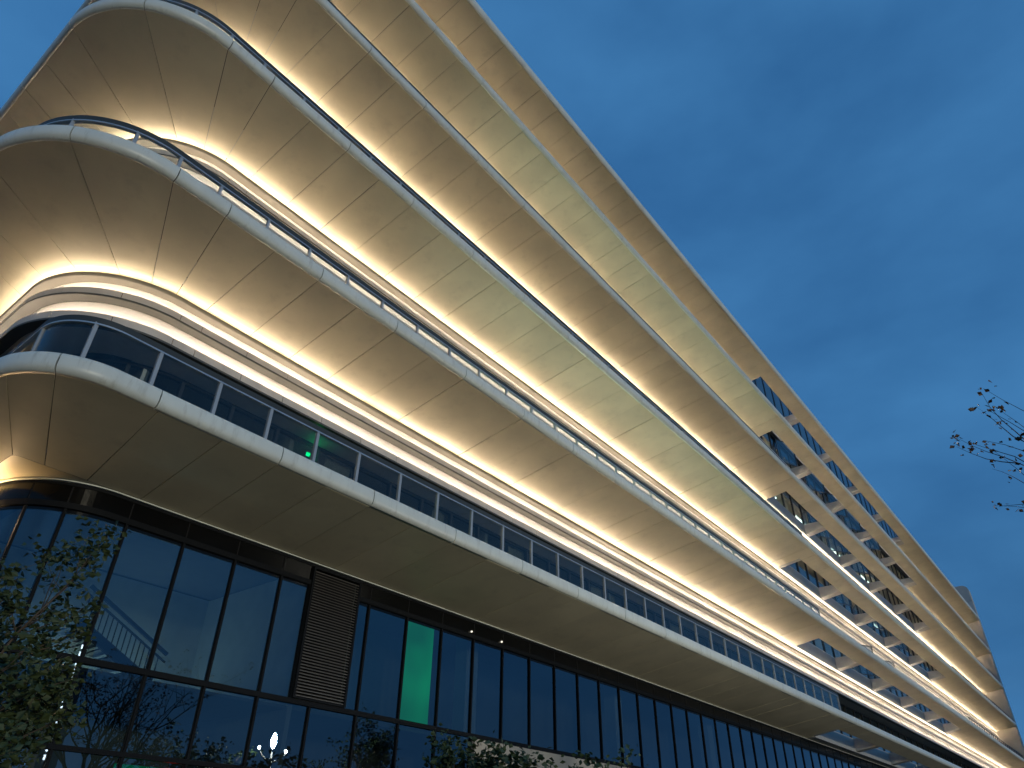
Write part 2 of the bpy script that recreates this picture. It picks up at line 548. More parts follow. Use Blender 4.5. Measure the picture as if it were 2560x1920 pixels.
straight_soffit = {}
straight_fascia = {}
slab_of = {}
for L in range(1, 7):
    zb = ZB[L]
    oo, ii = OUT[L], INN[L]
    ext = INNER_EXT if L > 1 else 0.0
    zin = -(ii.yf + ext - oo.yf) * TILT
    S = empty('floor_slab' if L < 6 else 'roof_slab', (2.0, 12.0, zb), B)
    slab_of[L] = S
    # seams: outer point, inner point
    if L > 1:
        so = [oo.sy(y) for y in (29, 26, 23.5, 21, 19, 17.3, 16.25, 15.31, 14.35, 13.34)] + [oo.near(oo.xl, 12.1), oo.sa(47), oo.lb + 0.005]
        si = [ii.sy(y) for y in (29, 26, 23.6, 21.3, 19.4, 17.9, 16.9, 15.9, 14.9)] + [ii.near(2.47, 13.95), ii.near(2.80, 13.1), ii.near(3.36, 12.5), ii.near(3.87, 12.22)]
        so += [oo.sx(x) for x in SEAM_X[1:]]
        si += [ii.near(4.40, 12.1)] + [ii.sx(x) for x in SEAM_X[2:]]
    else:
        so = [oo.sy(y) for y in (29, 26, 23, 20, 17, 14.5, 13.2, 12.1)] + [oo.near(2.09, 10.85), oo.near(2.49, 10.24)]
        si = [ii.sy(y) for y in (29, 26, 23, 20, 17, 14.8, 13.9, 13.2)] + [ii.near(2.93, 12.40), ii.near(3.42, 12.36)]
        so += [oo.sx(x) for x in SEAM_X[1:]]
        si += [ii.sx(x) for x in (4.1, 5.04)] + [ii.sx(x) for x in SEAM_X[3:]]
    for j in range(len(so) - 1):
        x_out = oo.at(so[j])[0]
        is_straight = x_out > 5.0
        if is_straight:
            w = oo.at(so[j + 1])[0] - x_out
            key = (L == 1, round(w, 3))
            if key not in straight_soffit:
                o2, i2 = oo, ii
                v, f = ruled_panel(o2, i2, so[j], so[j + 1], si[j], si[j + 1], 0.0, ext, zin)
                v = [(p[0] - x_out, p[1], p[2]) for p in v]
                ob = mesh('soffit_panel', v, f, M['soffit'], S, loc=(x_out, 0, zb))
                straight_soffit[key] = ob
            else:
                ob = clone(straight_soffit[key], 'soffit_panel', (x_out, 0, zb), S)
            ob.rotation_euler = (RND.gauss(0, 0.0004), RND.gauss(0, 0.0012), 0)
        else:
            v, f = ruled_panel(oo, ii, so[j], so[j + 1], si[j], si[j + 1], zb, ext, zin, nseg=12)
            mesh('soffit_panel', v, f, M['soffit'], S, smooth=True)
    # the far solid soffit beyond the open bays (too far to pick apart)
    mb = MB()
    n_far = 28
    wfar = (X_END - X_OPEN1) / n_far
    for j in range(n_far):
        a, b = X_OPEN1 + j * wfar + 0.008, X_OPEN1 + (j + 1) * wfar - 0.008
        mb.add([(a, oo.yf, zb), (b, oo.yf, zb), (b, ii.yf + ext, zb + zin), (a, ii.yf + ext, zb + zin), (a, oo.yf, zb + .025), (b, oo.yf, zb + .025), (b, ii.yf + ext, zb + zin + .025), (a, ii.yf + ext, zb + zin + .025)],
               [(0, 3, 2, 1), (4, 5, 6, 7), (0, 1, 5, 4), (1, 2, 6, 5), (2, 3, 7, 6), (3, 0, 4, 7)])
    mb.build('soffit', M['soffit'], S, kind='stuff')
    # outer soffit strip in front of the open bays
    strip_w = 0.80
    zs = -strip_w * TILT
    pj = None
    for j in range(15):
        a = X_OPEN0 + j * (X_OPEN1 - X_OPEN0) / 15
        w = (X_OPEN1 - X_OPEN0) / 15
        if pj is None:
            m2 = MB()
            a0, b0 = 0.008, w - 0.008
            m2.add([(a0, oo.yf, 0), (b0, oo.yf, 0), (b0, oo.yf + strip_w, zs), (a0, oo.yf + strip_w, zs), (a0, oo.yf, .3), (b0, oo.yf, .3), (b0, oo.yf + strip_w, .3), (a0, oo.yf + strip_w, .3)],
                   [(0, 3, 2, 1), (4, 5, 6, 7), (0, 1, 5, 4), (1, 2, 6, 5), (2, 3, 7, 6), (3, 0, 4, 7)])
            pj = m2.build('soffit_strip', M['soffit'], S, loc=(a, 0, zb))
        else:
            clone(pj, 'soffit_strip', (a, 0, zb), S)
    # fascia panels
    prof = FASCIA if L < 6 else ROOF_FASCIA
    if L > 1:
        jt = [oo.sy(y) for y in (29, 26, 23.5, 21, 18.7, 16.4, 14.35)] + [oo.near(oo.xl, 12.1), oo.sa(47), oo.lb + 0.005, oo.sx(3.93), oo.sx(6.11), oo.sx(8.25)]
    else:
        jt = [oo.sy(y) for y in (29, 26, 23, 20, 17, 14.5, 12.1)] + [oo.near(2.49, 10.24), oo.sx(3.85), oo.sx(6.11), oo.sx(8.25)]
    xs = [8.25 + MOD * 2 * i for i in range(1, 14)]
    n2 = 29
    xs += [X_OPEN0 + (X_END - X_OPEN0) / n2 * i for i in range(1, n2 + 1)]
    jt += [oo.sx(x) for x in xs]
    for j in range(len(jt) - 1):
        x0 = oo.at(jt[j])[0]
        if x0 > 3.5 and L != 6:
            w = oo.at(jt[j + 1])[0] - x0
            key = (L == 1, round(w, 3))
            if key not in straight_fascia:
                mb = sweep(MB(), oo, jt[j] + 0.010, jt[j + 1] - 0.010, prof, 0.0)
                mb.v = [(p[0] - x0, p[1], p[2]) for p in mb.v]
                straight_fascia[key] = mb.build('fascia_panel', M['fascia'], S, loc=(x0, 0, zb), smooth=True)
            else:
                clone(straight_fascia[key], 'fascia_panel', (x0, 0, zb), S)
        else:
            sweep(MB(), oo, jt[j] + 0.010, jt[j + 1] - 0.010, prof, zb).build('fascia_panel', M['fascia'], S, smooth=True)
    # structural core behind the panels (seen only through the joints)
    mb = MB()
    cut0, cut1 = oo.sx(X_OPEN0 - 0.02), oo.sx(X_OPEN1 + 0.02)
    sweep(mb, oo, 0.0, oo.sx(6.0), [(0.02, 0.05), (0.02, 0.29), (-1.3, 0.29), (-1.3, 0.05 - 1.0 * TILT * 1.2)], zb)
    cpts = lambda a, b: mb.add([(a, oo.yf + .01, zb + .05), (b, oo.yf + .01, zb + .05), (b, ii.yf + ext, zb + zin + .05), (a, ii.yf + ext, zb + zin + .05), (a, oo.yf + .01, zb + .29), (b, oo.yf + .01, zb + .29), (b, ii.yf + ext, zb + .29), (a, ii.yf + ext, zb + .29)],
                               [(0, 3, 2, 1), (4, 5, 6, 7), (0, 1, 5, 4), (1, 2, 6, 5), (2, 3, 7, 6), (3, 0, 4, 7)])
    cpts(6.01, X_OPEN0)
    cpts(X_OPEN1, X_END)
    mb.box(4.2, X_END, ii.yf + ext + 0.3, 29.0, zb - 0.2, zb + 0.28)
    # corner fill between core strip and deck
    mb.build('slab_core', M['core'], S)
    # floor deck: covers the corner and the roof
    mb = MB()
    n = 24
    pts = [oo.at(t, -0.28) for t in oo.span(0.0, oo.sx(X_OPEN0))]
    zt = zb + 0.33
    inn = [ii.at(t, -0.2) for t in ii.span(0.0, ii.sx(X_OPEN0))]
    k = len(pts)
    kk = len(inn)
    # fan strip between the outer ring and the inner ring by parameter
    N = 120
    vv, ff = [], []
    for q in range(N + 1):
        u = q / N
        if u < 0.3:
            a, b = oo.la * u / 0.3, ii.la * u / 0.3
        elif u < 0.7:
            a, b = oo.la + (oo.lb - oo.la) * (u - .3) / .4, ii.la + (ii.lb - ii.la) * (u - .3) / .4
        else:
            a = oo.lb + (oo.sx(X_OPEN0) - oo.lb) * (u - .7) / .3
            b = ii.lb + (ii.sx(X_OPEN0) - ii.lb) * (u - .7) / .3
        p0, p1 = oo.at(a, -0.28), ii.at(b, -0.6)
        vv += [(p0[0], p0[1], zt), (p1[0], p1[1], zt), (p0[0], p0[1], zt - .03), (p1[0], p1[1], zt - .03)]
    for q in range(N):
        a, b = 4 * q, 4 * q + 4
        ff += [(a, b, b + 1, a + 1), (a + 2, a + 3, b + 3, b + 2)]
    mb.add(vv, ff)
    mb.build('floor_deck', M['beam'], S)
    # open bays: spandrel and cross beams
    if L >= 1:
        sp = MB().box(X_OPEN0, X_OPEN1, 11.97, 12.36, zb + zin * 0.93, zb + 0.30)
        sp.build('spandrel_beam', M['beam'], S)
        bm0 = None
        for j in range(6):
            xc = X_OPEN0 + j * BAY
            if j == 0:
                x0, x1 = xc - 0.3, xc + 0.02
            elif j == 5:
                x0, x1 = xc - 1.0, xc - 0.02
            else:
                x0, x1 = xc - 0.58, xc + 0.02
            za = -strip_w * TILT
            zc = -(11.96 - oo.yf) * TILT
            y0, y1 = oo.yf + strip_w + 0.004, 11.966
            ob = MB().add([(x0, y0, za), (x1, y0, za), (x1, y1, zc), (x0, y1, zc), (x0, y0, .30), (x1, y0, .30), (x1, y1, .30), (x0, y1, .30)],
                          [(0, 3, 2, 1), (4, 5, 6, 7), (0, 1, 5, 4), (1, 2, 6, 5), (2, 3, 7, 6), (3, 0, 4, 7)])
            ob.build('cross_beam', M['beam'], S, loc=(0, 0, zb))

# roof plate
MB().box(5.2, X_END, 12.6, 29.5, 27.9, 28.1).build('roof_deck', M['core'], slab_of[6])


# ------------------------------------------------------------------ cove bands and window walls of each storey
def room_glass_x(L):
    return 4.6, X_END


WIN_MOD = MOD * 2
for L in range(1, 6):
    zs = ZB[L + 1]
    zf = ZB[L] + 0.33
    ii = INN[2]
    W = empty('cove_band', (2.0, 12.1, zs - 1.7), B)
    t_end = ii.sx(X_END - 0.02)
    zin = -(2.1) * TILT            # soffit height at the lip
    # walls behind the rims
    mb = MB()
    sweep(mb, ii, 0.0, t_end, [(-0.22, -1.60), (-0.22, zin - 0.02), (-0.26, zin - 0.02), (-0.26, -1.60)], zs)
    mb.build('cove_wall', M['cove'], W)
    # lip under the soffit
    mb = MB()
    sweep(mb, ii, 0.0, t_end, [(0.0, zin - 0.165), (0.0, zin - 0.115), (-0.018, zin - 0.115), (-0.018, zin - 0.170), (-0.22, zin - 0.170), (-0.22, zin - 0.192), (-0.02, zin - 0.192)], zs)
    mb.build('lip_trim', M['lip'], W)
    # rims B and C
    for (za, zt_) in ((-1.01, -0.865), (-1.62, -1.45)):
        mb = MB()
        sweep(mb, ii, 0.0, t_end, [(0.012, za - 0.045), (0.012, za), (-0.02, za), (-0.215, za), (-0.215, za - 0.045)], zs)
        mb.build('rim_tray', M['rimdark'], W)
        if L <= 2:
            tt = [ii.sy(y) for y in (29, 26, 23, 20, 17.5, 15.6)] + [ii.la] + [ii.sa(a) for a in (30, 60)] + [ii.lb + 0.02] + [ii.sx(x) for x in SEAM_X[2:]]
            pm = {}
            for j in range(len(tt) - 1):
                x0 = ii.at(tt[j])[0]
                if x0 > 4.9:
                    key = round(tt[j + 1] - tt[j], 3)
                    if key not in pm:
                        q = sweep(MB(), ii, tt[j] + 0.008, tt[j + 1] - 0.008, [(0.0, za + 0.004), (0.0, zt_), (-0.018, zt_), (-0.018, za + 0.004)], 0.0)
                        q.v = [(p[0] - x0, p[1], p[2]) for p in q.v]
                        pm[key] = q.build('rim_panel', M['rim'], W, loc=(x0, 0, zs))
                    else:
                        clone(pm[key], 'rim_panel', (x0, 0, zs), W)
                else:
                    sweep(MB(), ii, tt[j] + 0.008, tt[j + 1] - 0.008, [(0.0, za + 0.004), (0.0, zt_), (-0.018, zt_), (-0.018, za + 0.004)], zs).build('rim_panel', M['rim'], W)
            t_from = ii.sx(X_OPEN0)
        else:
            t_from = 0.0
        mb = MB()
        sweep(mb, ii, t_from + 0.01, t_end, [(0.0, za + 0.004), (0.0, zt_), (-0.018, zt_), (-0.018, za + 0.004)], zs)
        mb.build('rim_face', M['rim'], W)
        mb = MB()
        sweep(mb, ii, 0.0, t_end, [(-0.0185, za + 0.004), (-0.0185, zt_ - 0.004), (-0.0205, zt_ - 0.004), (-0.0205, za + 0.004)], zs)
        mb.build('rim_back', M['rimback'], W)
    # LED strips (in trays, hidden behind the rims)
    segs = [0.0, ii.la * 0.5, ii.la, ii.sa(22), ii.sa(45), ii.sa(67), ii.lb] + [ii.sx(x) for x in [5.04 + 2.36 * i for i in range(1, 43)] if x < X_END - 3] + [t_end]
    for (zl, o0, zl2, o1, mat) in ((zin - 0.0915, -0.072, zin - 0.1185, -0.048, 'led'), (-0.905, -0.045, -0.875, -0.022, 'ledB'), (-1.49, -0.045, -1.46, -0.022, 'ledB')):
        q = MB()
        for j in range(len(segs) - 1):
            ts = ii.span(segs[j] + 0.01, segs[j + 1] - 0.01)
            for a, b in zip(ts[:-1], ts[1:]):
                p0, p1, p2, p3 = ii.at(a, o0), ii.at(b, o0), ii.at(b, o1), ii.at(a, o1)
                q.add([(p0[0], p0[1], zs + zl), (p1[0], p1[1], zs + zl), (p2[0], p2[1], zs + zl2), (p3[0], p3[1], zs + zl2)], [(0, 3, 2, 1)])
        q.build('light_strip', M[mat], W)

    # window wall
    N = empty('window_wall', (2.5, 12.3, zf), B)
    z0, z1 = zf + 0.02, zs - 1.66
    yw = 13.0 if L == 1 else 12.30
    if L == 1:
        sweep(MB(), ii, 0.0, t_end, [(-0.222, -1.655), (-0.222, -1.625), (-1.05, -1.625), (-1.05, -1.655)], zs).build('window_reveal', M['beam'], N)
    pane0 = mul0 = None
    xw = 4.9 if L > 1 else 5.38
    j = 0
    while xw < X_END - 1:
        w = WIN_MOD / 2 if xw < X_OPEN0 - 1 else BAY / 4
        if pane0 is None or abs(pane0[1] - w) > 1e-4:
            pane0 = (mesh('window_pane', [(0.03, yw, z0 + 0.06), (w - 0.03, yw, z0 + 0.06), (w - 0.03, yw, z1 - 0.06), (0.03, yw, z1 - 0.06)], [(0, 1, 2, 3)], M['glass_win'], N, loc=(xw, 0, 0)), w)
        else:
            clone(pane0[0], 'window_pane', (xw, 0, 0), N)
        if mul0 is None:
            mul0 = MB().box(-0.035, 0.035, yw - 0.05, yw + 0.08, z0 + 0.061, z1 - 0.061).build('mullion', M['winframe'], N, loc=(xw, 0, 0))
        else:
            clone(mul0, 'mullion', (xw, 0, 0), N)
        xw += w
        j += 1
    for (za, zb_, nm) in ((z0, z0 + 0.06, 'sill'), (z1 - 0.06, z1, 'head')):
        mb = MB()
        sweep(mb, Outline(2.65 + yw - 12.3, yw, 2.0), 0.0, Outline(2.65 + yw - 12.3, yw, 2.0).sx(X_END - 0.03), [(0.05, za), (0.05, zb_), (-0.08, zb_), (-0.08, za)], 0.0)
        mb.build('window_' + nm, M['winframe'], N)
    # curved panes at the corner
    co = Outline(2.65 + yw - 12.3, yw, 2.0)
    cuts = [co.sy(y) for y in (28, 25, 22, 19.5, 17.3, 15.7)] + [co.la, co.sa(30), co.sa(60), co.lb] + ([co.sx(4.87)] if L > 1 else [])
    for a, b in zip(cuts[:-1], cuts[1:]):
        q = MB()
        sweep(q, co, a + 0.03, b - 0.03, [(0, z0 + 0.06), (0, z1 - 0.06)], 0.0, closed=False)
        q.build('window_pane', M['glass_win'], N)
        q = MB()
        p = co.at(a)
        q.box(p[0] - .035, p[0] + .035, p[1] - .035, p[1] + .035, z0 + 0.061, z1 - 0.061).build('mullion', M['winframe'], N)
    # dim rooms behind the glass
    mb = MB()
    mb.box(3.6, X_END - 0.5, 15.5, 15.6, zf, zs - 0.3)
    yr = yw + 0.12
    mb.box(4.4, X_END - 0.5, yr, 15.5, zf - 0.05, zf)
    mb.box(4.4, X_END - 0.5, yr, 15.5, zs - 1.62, zs - 1.57)
    for x in [4.6, 8.2, 15.3, 22.3, 29.4, 36.5] + [X_OPEN0 + BAY * q - 0.4 for q in range(1, 6)] + [80, 90, 100]:
        mb.box(x, x + 0.12, yr, 15.5, zf, zs - 1.6)
    mb.build('room_wall', M['roomdark'] if L == 5 else M['room'], N)

# set-back glazing above the roof, seen through the roof's open bays
PH = empty('roof_glazing', (56, 12.2, 28.0), B)
p0 = m0 = None
for k in range(27):
    x = X_OPEN0 + BAY / 4 * k
    if p0 is None:
        p0 = mesh('window_pane', [(0.03, 12.2, 28.02), (BAY / 4 - 0.03, 12.2, 28.02), (BAY / 4 - 0.03, 12.2, 33.0), (0.03, 12.2, 33.0)], [(0, 1, 2, 3)], M['glass_win'], PH, loc=(x, 0, 0))
        m0 = MB().box(-0.03, 0.03, 12.16, 12.26, 28.02, 33.0).build('mullion', M['winframe'], PH, loc=(x, 0, 0))
    else:
        clone(p0, 'window_pane', (x, 0, 0), PH)
        clone(m0, 'mullion', (x, 0, 0), PH)
MB().box(X_OPEN0, X_OPEN0 + 27 * BAY / 4, 12.6, 13.0, 28.0, 33.1).build('back_wall', M['roomdark'], PH)

# warm-lit and cool-lit rooms, curtains and open sashes seen through the open bays
WALL = {}
for o in bpy.data.objects:
    if o.name.startswith('window_wall'):
        WALL[round(o['_base'][2], 2)] = o


def wallof(L):
    return WALL[round(ZB[L] + 0.33, 2)]


def tubes(L, x0, x1, n=2):
    for k in range(n):
        y = 13.2 + 1.1 * k
        MB().box(x0 + 0.4, x1 - 0.4, y, y + 0.10, ZB[L + 1] - 1.66, ZB[L + 1] - 1.63).build('indoor_lamp', M['fluor'], wallof(L))


for L, bays in ((4, (0, 1, 2, 3)), (2, (0, 1)), (3, ()), (5, (4,)), (1, ())):
    for q in bays:
        x0 = X_OPEN0 + BAY * q
        tubes(L, x0, x0 + BAY - 0.5)
tubes(3, X_OPEN0 + BAY * 3, X_OPEN0 + BAY * 4 - 1, 1)
tubes(2, X_OPEN0 + BAY * 3, X_OPEN0 + BAY * 4 - 1, 1)


def curtain(L, x0, w):
    v, f = [], []
    n = 18
    z0, z1 = ZB[L] + 0.42, ZB[L + 1] - 1.7
    yc = 13.18 if L == 1 else 12.48
    for i in range(n + 1):
        x = x0 + w * i / n
        y = yc + 0.035 * math.sin(i * 1.9) + 0.015 * math.sin(i * 4.1)
        v += [(x, y, z0), (x + 0.02 * math.sin(i), y + 0.01, z1)]
    for i in range(n):
        f.append((2 * i, 2 * i + 2, 2 * i + 3, 2 * i + 1))
    mesh('curtain', v, f, M['curtain'], wallof(L), smooth=True)


rc = random.Random(21)
for L in (2, 3, 4, 5):
    for q in range(5):
        for s in range(4):
            if rc.random() < 0.42:
                curtain(L, X_OPEN0 + BAY * q + s * BAY / 4 + rc.uniform(0.05, 0.5), rc.uniform(0.5, 1.1))


for x, w in ((9.3, .8), (13.1, .5), (16.5, 1.0), (21.2, .7), (22.4, .4), (27.0, .9), (31.5, .6), (35.2, .8)):
    curtain(1, x, w)


def open_sash(L, x, ang):
    """a casement pushed open about its left side"""
    z0, z1 = ZB[L] + 0.46, ZB[L + 1] - 1.76
    c, s = math.cos(ang), math.sin(ang)
    w = BAY / 4 - 0.12
    p = lambda d: (x + d * c, 12.24 - d * s)
    fr = MB()
    a, b = p(0), p(w)
    for z in (z0, z1 - 0.05):
        fr.bar((a[0], a[1], z + .025), (b[0], b[1], z + .025), 0.05, 0.05)
    for d in (0.0, w):
        e = p(d)
        fr.bar((e[0], e[1], z0), (e[0], e[1], z1), 0.05, 0.05, up=(c, -s, 0))
    ob = fr.build('open_sash', M['winframe'], wallof(L))
    mesh('sash_pane', [(a[0], a[1], z0), (b[0], b[1], z0), (b[0], b[1], z1), (a[0], a[1], z1)], [(0, 1, 2, 3)], M['glass_win'], wallof(L))


for L, q, s, a in ((5, 1, 2, .5), (5, 2, 1, .45), (5, 2, 3, .5), (5, 3, 2, .5), (4, 1, 1, .5), (4, 1, 3, .6), (4, 2, 2, .5), (3, 1, 2, .4), (3, 2, 2, .5), (3, 3, 2, .45), (2, 1, 3, .5), (2, 2, 2, .5), (5, 0, 3, .4)):
    open_sash(L, X_OPEN0 + BAY * q + s * BAY / 4 + 0.06, a)

# lit office blinds (they wash the soffit of the storey above)
for L, x0, x1 in ((4, 12.0, 37.5), (2, 11.0, 33.0)):
    x = x0
    while x < x1:
        MB().box(x, x + MOD * 0.92, 12.46, 12.47, ZB[L] + 0.5, ZB[L + 1] - 1.75).build('lit_blind', M['litwin'], wallof(L))
        x += MOD

# green indicator lamp behind the lowest screen
MB().box(8.70, 8.79, 12.86, 12.90, 9.60, 9.68).build('exit_indicator', M['greendot'], wallof(1))

# ------------------------------------------------------------------ glass balustrades
POST_X = [3.80, 4.90, 5.95, 7.02, 8.07] + [8.07 + 1.1588 * i for i in range(1, 27)]
for L in range(1, 6):
    zb = ZB[L]
    oo = OUT[L]
    hb = (1.19, 1.30) if L == 1 else (0.97, 1.095)
    A = empty('glass_balustrade', (2.0, 10.3, zb + 0.35), B)
    off = -0.31
    gl = M['glass_scr'] if L == 1 else M['glass_bal']
    tcor = ([oo.sy(y) for y in (29, 27, 25, 23, 21, 19, 17, 15.5, 14.0, 12.8)] if L > 1 else [oo.sy(y) for y in (29, 27, 25, 23, 21, 19, 17, 15, 13.2)])
    tcor += [oo.la + 0.02] + ([oo.sa(35), oo.sa(68)] if L > 1 else [oo.sa(55)]) + [oo.sx(2.95 if L > 1 else 3.0)] if L > 1 else [oo.la + 0.02, oo.sa(60)]
    tp = tcor + [oo.sx(x) for x in POST_X]
    p0 = None
    pn = {}
    for j, t in enumerate(tp):
        x, y = oo.at(t, off)
        if p0 is None:
            p0 = MB().box(-0.03, 0.03, -0.03, 0.03, 0.34, hb[0] + 0.02).build('post', M['post'], A, loc=(x, y, zb))
        else:
            clone(p0, 'post', (x, y, zb), A)
        if j + 1 < len(tp):
            a, b = t + 0.05, tp[j + 1] - 0.05
            q = MB()
            sweep(q, oo, a, b, [(off, 0.36), (off, hb[0])], zb, closed=False)
            q.build('glass_pane', gl, A)
    t1 = tp[-1] + 0.04
    q = MB()
    sweep(q, oo, tp[0], t1, [(off + 0.03, hb[0]), (off + 0.03, hb[1]), (off - 0.03, hb[1]), (off - 0.03, hb[0])], zb)
    q.build('handrail', M['rail'], A)
    q = MB()
    sweep(q, oo, tp[0], t1, [(off + 0.036, hb[0] - 0.022), (off + 0.036, hb[0] + 0.004), (off - 0.036, hb[0] + 0.004), (off - 0.036, hb[0] - 0.022)], zb)
    q.build('rail_trim', M['railtrim'], A)
    # far stretch of railing past the open bays
    if L in (2, 3, 4):
        F = empty('far_railing', (80, 10.3, zb + 0.35), B)
        MB().box(76, 106.5, 10.28, 10.34, zb + 1.0, zb + 1.06).build('handrail', M['rail'], F)
        r0 = None
        for k in range(27):
            xx = 76.1 + 1.16 * k
            if r0 is None:
                r0 = MB().box(-.025, .025, 10.285, 10.335, .35, 1.0).build('post', M['rail'], F, loc=(xx, 0, zb))
            else:
                clone(r0, 'post', (xx, 0, zb), F)

# ------------------------------------------------------------------ ground floor curtain wall
CW = empty('curtain_wall', (4.7, 12.4, 0.0), B)
co = Outline(3.22, 12.40, 1.48)
Z_HEAD, Z_TR0, Z_TR1 = 6.84, 6.40, 6.50
MULX = [4.97, 6.05, 7.13, 8.21, 8.93, 10.22, 10.59] + [10.59 + 1.19 * i for i in range(1, 58)]
tm = [co.sy(y) for y in (28, 26, 24, 22, 20, 18.5, 17.2, 16, 14.9)] + [co.la, co.sa(38), co.sx(3.88 if False else 4.72) - 0.75] + [co.sx(x) for x in MULX]
tm = sorted(set(tm))
LOUV = (co.sx(8.93), co.sx(10.22))
tend = tm[-1]
# header band panels, transoms
for a, b in zip(tm[:-1], tm[1:]):
    if abs(a - LOUV[0]) > 0.02:
        q = sweep(MB(), co, a + 0.006, b - 0.006, [(0.0, Z_TR1 + 0.004), (0.0, Z_HEAD), (-0.05, Z_HEAD), (-0.05, Z_TR1 + 0.004)], 0.0)
        q.build('header_panel', M['header'], CW)
        q = sweep(MB(), co, a + 0.006, b - 0.006, [(-0.012, 6.335), (-0.012, Z_TR0 - 0.004), (-0.05, Z_TR0 - 0.004), (-0.05, 6.335)], 0.0)
        q.build('head_trim', M['header'], CW)
for (za, zc, o) in ((Z_TR0, Z_TR1, 0.03), (4.12, 4.21, 0.03), (2.92, 2.99, 0.03)):
    q = MB()
    if za == Z_TR0:
        sweep(q, co, 0.5, LOUV[0], [(o, za), (o, zc), (-0.1, zc), (-0.1, za)], 0.0)
        sweep(q, co, LOUV[1], tend, [(o, za), (o, zc), (-0.1, zc), (-0.1, za)], 0.0)
    elif za > 4:
        sweep(q, co, 0.5, tend, [(o, za), (o, zc), (-0.1, zc), (-0.1, za)], 0.0)
    else:
        sweep(q, co, 0.5, co.sx(14.2), [(o, za), (o, zc), (-0.1, zc), (-0.1, za)], 0.0)
    q.build('transom', M['mullion'], CW)
# pale trim where the soffit meets the glass
q = MB()
sweep(q, co, 0.5, tend, [(0.06, 6.852), (0.06, 6.874), (-0.04, 6.874), (-0.04, 6.852)], 0.0)
q.build('soffit_trim', M['fascia'], CW)
q = MB()
sweep(q, co, 0.5, tend, [(0.012, 6.80), (0.012, 6.848), (-0.04, 6.848), (-0.04, 6.80)], 0.0)
q.build('shadow_gap', M['mullion'], CW)
# corner infill of the soffit
q = MB()
N = 40
vv, ff = [], []
ii = INN[1]
for k in range(N + 1):
    u = k / N
    if u < .3:
        a, b = ii.la * u / .3, co.la * u / .3
    elif u < .8:
        a, b = ii.la + (ii.lb - ii.la) * (u - .3) / .5, co.la + (co.lb - co.la) * (u - .3) / .5
    else:
        a, b = ii.lb + (ii.sx(6.0) - ii.lb) * (u - .8) / .2, co.lb + (co.sx(6.0) - co.lb) * (u - .8) / .2
    p0, p1 = ii.at(a, -0.014), co.at(b, -0.04)
    zi = ZB[1] - (ii.yf - OUT[1].yf) * TILT
    vv += [(p0[0], p0[1], zi + 0.002), (p1[0], p1[1], zi - 0.006)]
for k in range(N):
    ff.append((2 * k, 2 * k + 1, 2 * k + 3, 2 * k + 2))
mesh('soffit_infill', vv, ff, M['soffit'], CW)
# upper glass and mullions
mullm = {}
for j, (a, b) in enumerate(zip(tm[:-1], tm[1:])):
    if abs(a - LOUV[0]) < 0.02:
        continue
    q = MB()
    tilt = RND.gauss(0, 0.0035)
    sweep(q, co, a + 0.02, b - 0.02, [(-0.02 + tilt, 4.215), (-0.02 - tilt, 6.345)], 0.0, closed=False)
    q.build('glass_pane', M['glass_cw'], CW, smooth=True)
for t in tm:
    x, y = co.at(t, -0.03)
    if 'u' not in mullm:
        mullm['u'] = MB().box(-.022, .022, -.05, .05, 4.212, 6.398).build('mullion', M['mullion'], CW, loc=(x, y, 0))
    else:
        clone(mullm['u'], 'mullion', (x, y, 0), CW)
    x, y = co.at(t, -0.02)
    MBx = None
    if 'h' not in mullm:
        mullm['h'] = MB().box(-.009, .009, -.03, .03, 6.505, 6.79).build('header_joint', M['black'], CW, loc=(x, y, 0))
    else:
        clone(mullm['h'], 'header_joint', (x, y, 0), CW)
# lower rows of glass on the left
LOWX = [4.97, 6.03, 7.11, 8.20, 9.39, 10.59, 11.79, 12.96, 14.2]
tl = [t for t in tm if t < co.sx(4.9)] + [co.sx(x) for x in LOWX]
for a, b in zip(tl[:-1], tl[1:]):
    for z0, z1 in ((2.995, 4.115), (0.3, 2.915)):
        q = MB()
        tilt = RND.gauss(0, 0.0035)
        sweep(q, co, a + 0.02, b - 0.02, [(-0.02 + tilt, z0), (-0.02 - tilt, z1)], 0.0, closed=False)
        q.build('glass_pane', M['glass_cw'], CW, smooth=True)
for t in tl:
    x, y = co.at(t, -0.03)
    for key, z0, z1 in (('l', 2.992, 4.118), ('m', 0.2, 2.918)):
        if key not in mullm:
            mullm[key] = MB().box(-.022, .022, -.05, .05, z0, z1).build('mullion', M['mullion'], CW, loc=(x, y, 0))
        else:
            clone(mullm[key], 'mullion', (x, y, 0), CW)
# beige plinth wall right of the lower glass
MB().box(14.24, X_END, 12.30, 12.7, 0.0, 4.10).build('plinth_wall', M['beige'], CW)
# glass beyond the modelled mullions
MB().box(MULX[-1] + 0.05, X_END - 0.1, 12.40, 12.43, 4.22, 6.83).build('far_glazing', M['winframe'], CW)
# small downlights on the header
for x in (14.03, 15.26):
    q = MB()
    q.tube([(x, 12.38, 6.553), (x, 12.35, 6.553)], 0.022, 10)
    q.build('spot_lamp', M['spot'], CW)
# warm strip on the left flank, around the corner
MB().box(3.05, 3.12, 13.5, 24.0, 6.30, 6.32).build('light_strip', M['ledF'], CW)
